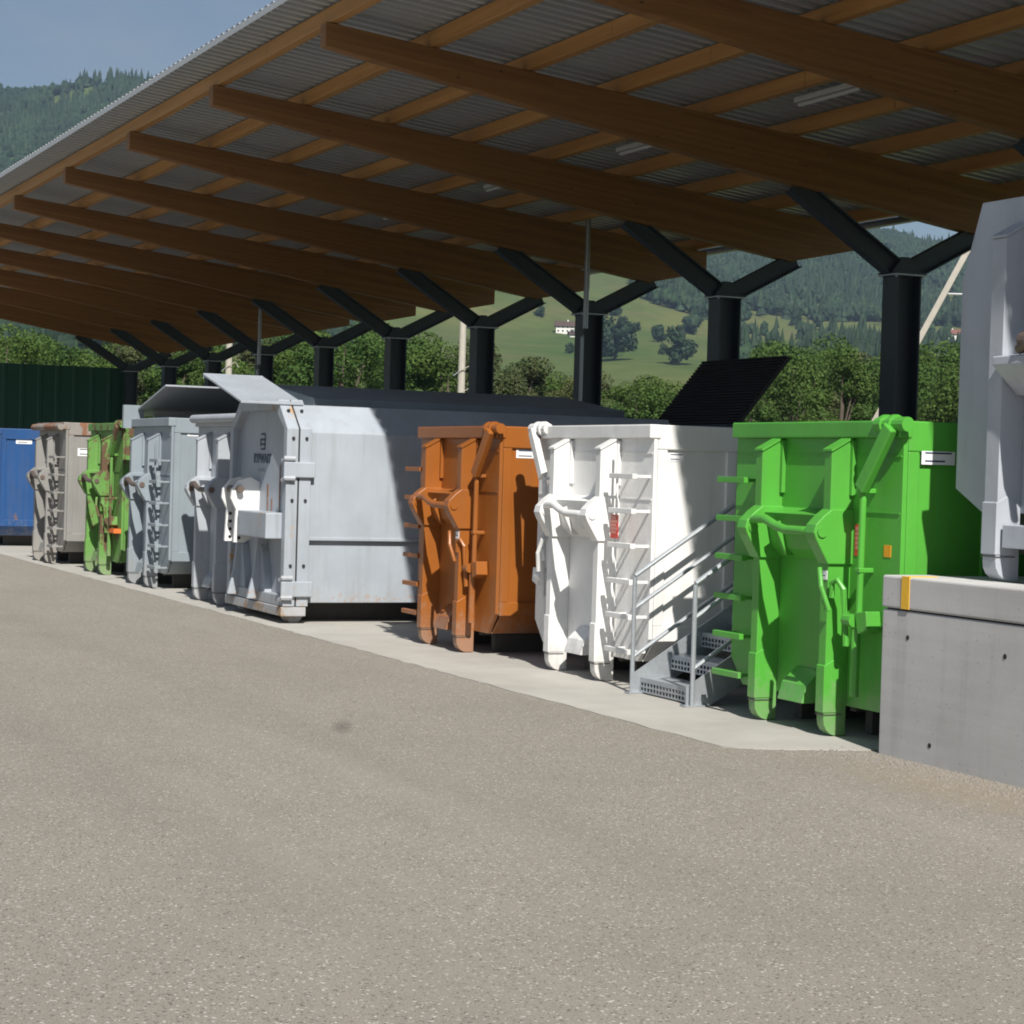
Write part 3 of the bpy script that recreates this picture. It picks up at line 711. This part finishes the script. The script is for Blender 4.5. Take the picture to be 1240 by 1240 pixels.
old = container('roll_off_container', 'rust-stained lime green hook-lift container left of the grey-blue one', -34.7, 8.0, 0, 2.35, 6.0, 2.55, M['oldgreen'], hookm=M['worn_metal'], arm='R')
MB().box(.62, 1.16, .08, .2, .73, .80).build('strap', M['orange_strap'], old)
gr = container('roll_off_container', 'taupe grey hook-lift container with ladder and rusty top rail', -38.3, 7.84, 0, 2.35, 6.0, 2.58, M['grey'], rim=M['greyrim'], ladder='R', hookm=M['worn_metal'])
MB().tube([(-1.2, .10, 2.50), (1.2, .10, 2.50)], .06, 12).build('rim_tube', M['greyrim'], gr); sticker(gr, 'x', .42, 1.98, .34, .14, 1.175-.03)
blue = container('roll_off_container', 'scuffed blue hook-lift container at the far left of the row', -45.55, 8.0, 0, 2.35, 6.0, 2.52, M['blue'], hookm=M['worn_metal'])
sticker(blue, 'x', .55, 2.2, .34, .13, 1.175-.03)
dp_ = [(-1.0, 2.7), (-1.21, 2.15), (-1.21, .64), (-.9, .48), (.9, .48), (1.21, .64), (1.21, 2.15), (1.0, 2.7)]
dg = container('roll_off_container', 'tall light grey hook-lift container standing up on the loading dock', -11.2, 9.0, 1.30, 2.42, 5.5, 2.7, M['dockgrey'], poly=dp_, hookm=M['worn_metal'], zb=.48, lid=True, shelf=True, fh=.075, fins=(-.53, .53))
MB().prism('x', [(-.10, 1.50), (-.10, 1.56), (.19, 1.60), (.19, 1.30), (.12, 1.30)], -.44, .44).build('hook_shelf', M['dockgrey'], dg, .008)
MB().tube([(-.16, -.06, 1.66), (.0, -.06, 1.66)], .06, 14).build('hook_pin', M['worn_metal'], dg)
MB().box(-.42, .42, .02, .19, .24, .40).build('cross_member', M['dockgrey'], dg, .006)

# ------------------------------------------------------------------ waste compactor
cp = thing('waste_compactor', 'large pale blue-grey waste compactor with chamfered door and rust streaks', 'compactor', (-25.25, 7.9, 0))
mc = M['compactor']
def oct_(i, zl=.22, dz=0):
    return [(-1.2+i, zl+i), (1.2-i, zl+i), (1.2-i, 2.40), (.80-i*.6, 2.76-i), (-.80+i*.6, 2.76-i), (-1.2+i, 2.40)]
fr = MB().ring('y', oct_(0), oct_(.13), 0, .15).build('door_frame', M['compactor_frame'], cp, .008)
MB().prism('y', oct_(.125), .11, .15).build('door_panel', mc, cp)
MB().ring('y', oct_(0), oct_(.10), .17, .32).build('body_flange', mc, cp, .008)
MB().ring('y', oct_(.01), oct_(.10), .148, .172).build('seal', M['rubber'], cp)
up_ = [(-1.15, 1.03), (1.15, 1.03), (1.15, 2.36), (.78, 2.70), (-.78, 2.70), (-1.15, 2.36)]
MB().prism('y', up_, .32, 5.5).build('upper_body', mc, cp, .01)
MB().prism('y', [(-1.10, .26), (1.10, .26), (1.10, 1.035), (-1.10, 1.035)], .32, 5.5).build('lower_body', mc, cp, .008)
MB().prism('x', [(.33, 1.03), (5.5, 1.03), (5.5, 1.07), (.33, 1.07)], 1.10, 1.165).build('side_ledge', mc, cp, .006)
MB().box(-1.19, 1.19, -.02, .30, .10, .215).build('sill', M['compactor_sill'], cp, .01)
# roof lid tilting up away from the sun side, long overhang to the front
lid = MB(); lid.prism('y', [(-.80, 3.07), (.90, 2.69), (.90, 2.72), (-.80, 3.10)], -.50, .30); rl = lid.build('roof_lid', mc, cp, .006)
MB().prism('y', [(-.815, 3.04), (-.80, 3.04), (-.80, 3.105), (-.815, 3.105)], -.5, .30).build('lid_edge', mc, rl)
for y in (.2,): MB().box(-.74, -.66, y, y+.08, 2.70, 3.05).build('lid_prop', mc, rl)
MB().box(-1.1, 1.1, 5.4, 6.5, .26, 2.6).build('press_head', M['dark_steel'], cp, .01)
# opened black hopper lid at the rear
p0 = Vector((0, 6.3, 2.62)); p1 = Vector((0, 7.12, 3.62)); tt = (p1-p0).normalized(); nn = Vector((0, -tt.z, tt.y))
hm_ = MB(); n = 24; Lh = (p1-p0).length
q = [p0, p1, p1-nn*.05, p0-nn*.05]
hm_.prism('x', [(v_.y, v_.z) for v_ in q], -1.16, 1.16); hlid = hm_.build('hopper_lid', M['black_lid'], cp); hlid['label'] = 'black ribbed hopper lid standing open'
for i in range(n):
    a = p0+tt*(Lh*(i+.2)/n); b = p0+tt*(Lh*(i+.75)/n)
    MB().prism('x', [((a).y, (a).z), ((b).y, (b).z), ((b+nn*.03).y, (b+nn*.03).z), ((a+nn*.03).y, (a+nn*.03).z)], -1.15, 1.15).build('rib', M['black_lid'], hlid)
MB().box(-1.14, 1.14, 6.2, 6.5, 2.5, 2.66).build('hopper_hinge', M['dark_steel'], cp)
# hinges, bolts
for z in (1.80, .34):
    MB().box(1.20, 1.245, -.04, .36, z, z+.19).build('hinge', mc, cp, .012)
    for zz in (z-.04, z+.20): MB().tube([(1.17, -.03, zz), (1.23, -.03, zz+.03), (1.235, .10, zz+.03)], .032, 8).build('hinge_pin', M['palegrey'], cp)
for y in (.08, .25):
    for z in (2.28, 1.52, .72, 2.62): 
        xx = 1.2 if z < 2.4 else .98
        MB().tube([(xx-.01, y, z), (xx+.018, y, z)], .02, 8).build('bolt', M['rubber'], cp)
# hook plates with holes, pin box and gussets on the door
hb = MB().box(-.12, 1.06, -.20, .11, 1.04, 1.36).build('hook_box', M['compactor_frame'], cp, .015)
for x in (-.62, -.22):
    pr = [(.11, 1.72), (-.02, 1.78), (-.16, 1.74), (-.26, 1.62), (-.27, 1.50), (-.20, 1.36), (-.22, .94), (-.09, .94), (.11, 1.05)]
    pl = MB().prism('x', pr, x-.03, x+.03).build('hook_plate', M['white'], cp, .006)
    for z in (1.30, 1.20, 1.10, 1.0): MB().tube([(x-.035, -.155, z), (x+.035, -.155, z)], .022, 8).build('hole', M['dark'], pl)
MB().tube([(-.80, -.17, 1.62), (-.10, -.17, 1.62)], .045, 12).build('hook_bar', M['worn_metal'], cp)
for x in (-.70, .16):
    MB().prism('x', [(.11, 1.05), (-.02, 1.02), (-.06, .6), (-.14, .25), (.11, .25)], x-.03, x+.03).build('gusset', mc, cp, .005)
MB().prism('y', [(.13, .25), (.42, .25), (.36, .55), (.26, .85), (.13, 1.02)], .02, .11).build('gusset', mc, cp, .004)
MB().prism('y', [(-.73, .25), (-.42, .25), (-.50, .6), (-.6, .9), (-.73, 1.02)], .02, .11).build('gusset', mc, cp, .004)
for x in (-.95, .93):
    wh = MB().tube([(x-.09, .2, .115), (x+.09, .2, .115)], .115, 18).build('wheel', M['compactor_sill'], cp)
    MB().tube([(x-.11, .2, .115), (x+.11, .2, .115)], .04, 10).build('axle', M['worn_metal'], wh)
    MB().box(x+.10, x+.13, .10, .3, .08, .26).build('wheel_fork', M['compactor_sill'], cp)
for x in (-.5, .5): MB().box(x-.06, x+.06, .4, 5.4, .006, .258).build('skid', M['skid'], cp)
# rust runs below the pins
for (x0, x1, z0_, z1_) in ((.12, .17, 1.36, 1.70), (.30, .33, 1.36, 1.52), (.62, .66, 1.36, 1.95), (1.00, 1.045, 1.36, 1.95)):
    MB().box(x0, x1, .103, .1095, z0_, z1_).build('rust_run', M['greyrim'], cp)
# lettering and emblem on the door
def lettering(txt, size, x, z, y, parent, mat, bold=0.0):
    cu = bpy.data.curves.new('lettering', 'FONT'); cu.body = txt; cu.size = size; cu.align_x = 'CENTER'; cu.extrude = .002; cu.offset = bold
    to = bpy.data.objects.new('lettering', cu); COL.objects.link(to); bpy.context.view_layer.update()
    me = bpy.data.meshes.new_from_object(to.evaluated_get(bpy.context.evaluated_depsgraph_get())); bpy.data.objects.remove(to)
    me.materials.clear(); me.materials.append(mat)
    o = link('lettering', me, parent); o.location = (x, y, z); o.rotation_euler = (R_(90), 0, 0); return o
door = [o for o in cp.children if o.name.startswith('door_panel')][0]
lettering('RYPWAST', .16, -.12, 1.97, .107, door, M['ink'], .006)
MB().box(-.27, -.02, .104, .1095, 1.855, 1.90).build('print_line', M['lightblue'], door)
for i, (wd, z) in enumerate(((.16, 2.32), (.22, 2.25), (.20, 2.19), (.16, 2.13))):
    MB().box(-.10-wd/2, -.10+wd/2, .104, .1095, z, z+.028).build('emblem', M['ink'], door)
MB().box(-.03, -.005, .104, .1095, 2.14, 2.34).build('emblem', M['ink'], door); MB().box(-.21, -.185, .104, .1095, 2.18, 2.28).build('emblem', M['ink'], door)

# ------------------------------------------------------------------ steel stairs between the white and the green container
st = thing('steel_stairs', 'galvanised steel stairs with handrails between the white and green containers', 'stairs', (0, 0, 0))
XLs, XRs, Y0, SLP = -16.40, -15.30, 8.69, .65
rise, going = .20, .20/.65
for x in (XLs+.04, XRs-.04):
    MB().prism('x', [(Y0-.04, .012), (Y0+.20, .012), (Y0+2.0, .03+1.8*SLP-.12), (Y0+2.0, .03+2.0*SLP+.1), (Y0-.04, .17)], x-.006, x+.006).build('stringer', M['steel'], st)
    MB().box(x-.03, x+.06, Y0-.08, Y0+.16, .008, .02).build('foot_plate', M['steel'], st)
for i in range(7):
    z = rise*(i+.75); y = Y0+.06+going*i
    m_ = MB(); m_.box(XLs+.055, XRs-.055, y, y+.30, z-.03, z)
    tr = m_.build('tread', M['steel'], st)
    # perforated front lip: bars and holes
    nose = MB(); n = 17
    for j in range(n+1):
        x = XLs+.06+(XRs-XLs-.12)*j/n; nose.box(x-.010, x+.010, y-.004, y, z-.13, z-.03)
    for q_ in range(3): nose.box(XLs+.06, XRs-.06, y-.005, y-.001, z-.13+q_*.045, z-.115+q_*.045)
    nose.build('perforated_lip', M['steel'], tr)
for x in (XLs, XRs):
    ys_ = [Y0, Y0+1.05, Y0+1.95]
    for y in ys_:
        MB().tube([(x, y, .02+max(0, (y-Y0)*SLP-.05)), (x, y, 1.05+(y-Y0)*SLP)], .021, 10).build('post', M['steel'], st)
    for dz in (1.06, .765, .33):
        MB().tube([(x, Y0, dz), (x, Y0+1.95, dz+1.95*SLP)], .019 if dz < 1 else .022, 10).build('rail', M['steel'], st)
MB().box(XLs, XRs, Y0+2.05, Y0+3.0, 1.25, 1.30).build('landing', M['steel'], st)
for x in (XLs+.03, XRs-.03): MB().box(x-.03, x+.03, Y0+2.85, Y0+2.93, 0, 1.25).build('landing_leg', M['steel'], st)

# ------------------------------------------------------------------ masts and boom behind the shed
def mast(px, dist, lab, arms):
    d = at_dist(px, 560, dist); root = thing('railway_mast', lab, 'mast', (d.x, d.y, 0), YAW)
    MB().tube([(0, 0, 0), (0, 0, 11)], [.20, .13], 10).build('pole', M['pole'], root)
    for z in arms:
        MB().tube([(-.1, -.2, z), (.35, -.25, z+.25), (.5, -.25, z)], .022, 6).build('insulator', M['pole'], root)
        MB().tube([(-.35, 0, z-.2), (.1, 0, z+.2)], .025, 6).build('clamp', M['steel'], root)
mast(556, 92, 'pale weathered railway mast seen left of the fourth column', (5.2, 4.4, 6.2))
m2 = mast(274, 100, 'pale mast with insulators above the compactor roof', (6.4, 5.8, 7.0))
pb, pt = at_dist(1063, 503, 42), at_dist(1178, 292, 42)
ext = (pt-pb)
root = thing('inclined_boom', 'pale weathered boom leaning up behind the nearest column and grey container', 'boom', (pb.x, pb.y, 0))
a0 = Vector((0, 0, pb.z)) - ext*(pb.z/ext.z)*1.0; a1 = Vector((0, 0, pb.z))+ext*1.7
MB().bar(a0, a1, .17, .12).build('boom_beam', M['pole'], root, .01)
mid = Vector((0, 0, pb.z))+ext*.70
MB().tube([mid, mid+Vector((rt.x, rt.y, 0))*.9], .022, 6).build('cross_bar', M['lamp'], root)
MB().tube([mid+Vector((rt.x, rt.y, 0))*.9, Vector((mid.x+rt.x*.9, mid.y+rt.y*.9, 0))], .04, 6).build('stay', M['pole'], root)

# ------------------------------------------------------------------ haze over the valley
hz = MB().box(-3900, 300, -300, 3600, -1.2, 720)
t = bpy.data.materials.new('valley_haze'); t.use_nodes = True; t.node_tree.nodes.clear()
ho = t.node_tree.nodes.new('ShaderNodeOutputMaterial'); hv = t.node_tree.nodes.new('ShaderNodeVolumePrincipled')
hv.inputs['Color'].default_value = (.55, .74, 1, 1); hv.inputs['Density'].default_value = .00011; hv.inputs['Anisotropy'].default_value = .2
t.node_tree.links.new(hv.outputs[0], ho.inputs['Volume'])
tag(hz.build('haze', t), 'thin blue haze hanging over the valley', 'haze', kind='stuff')
print('forest trees', count, 'verts', len(fv))
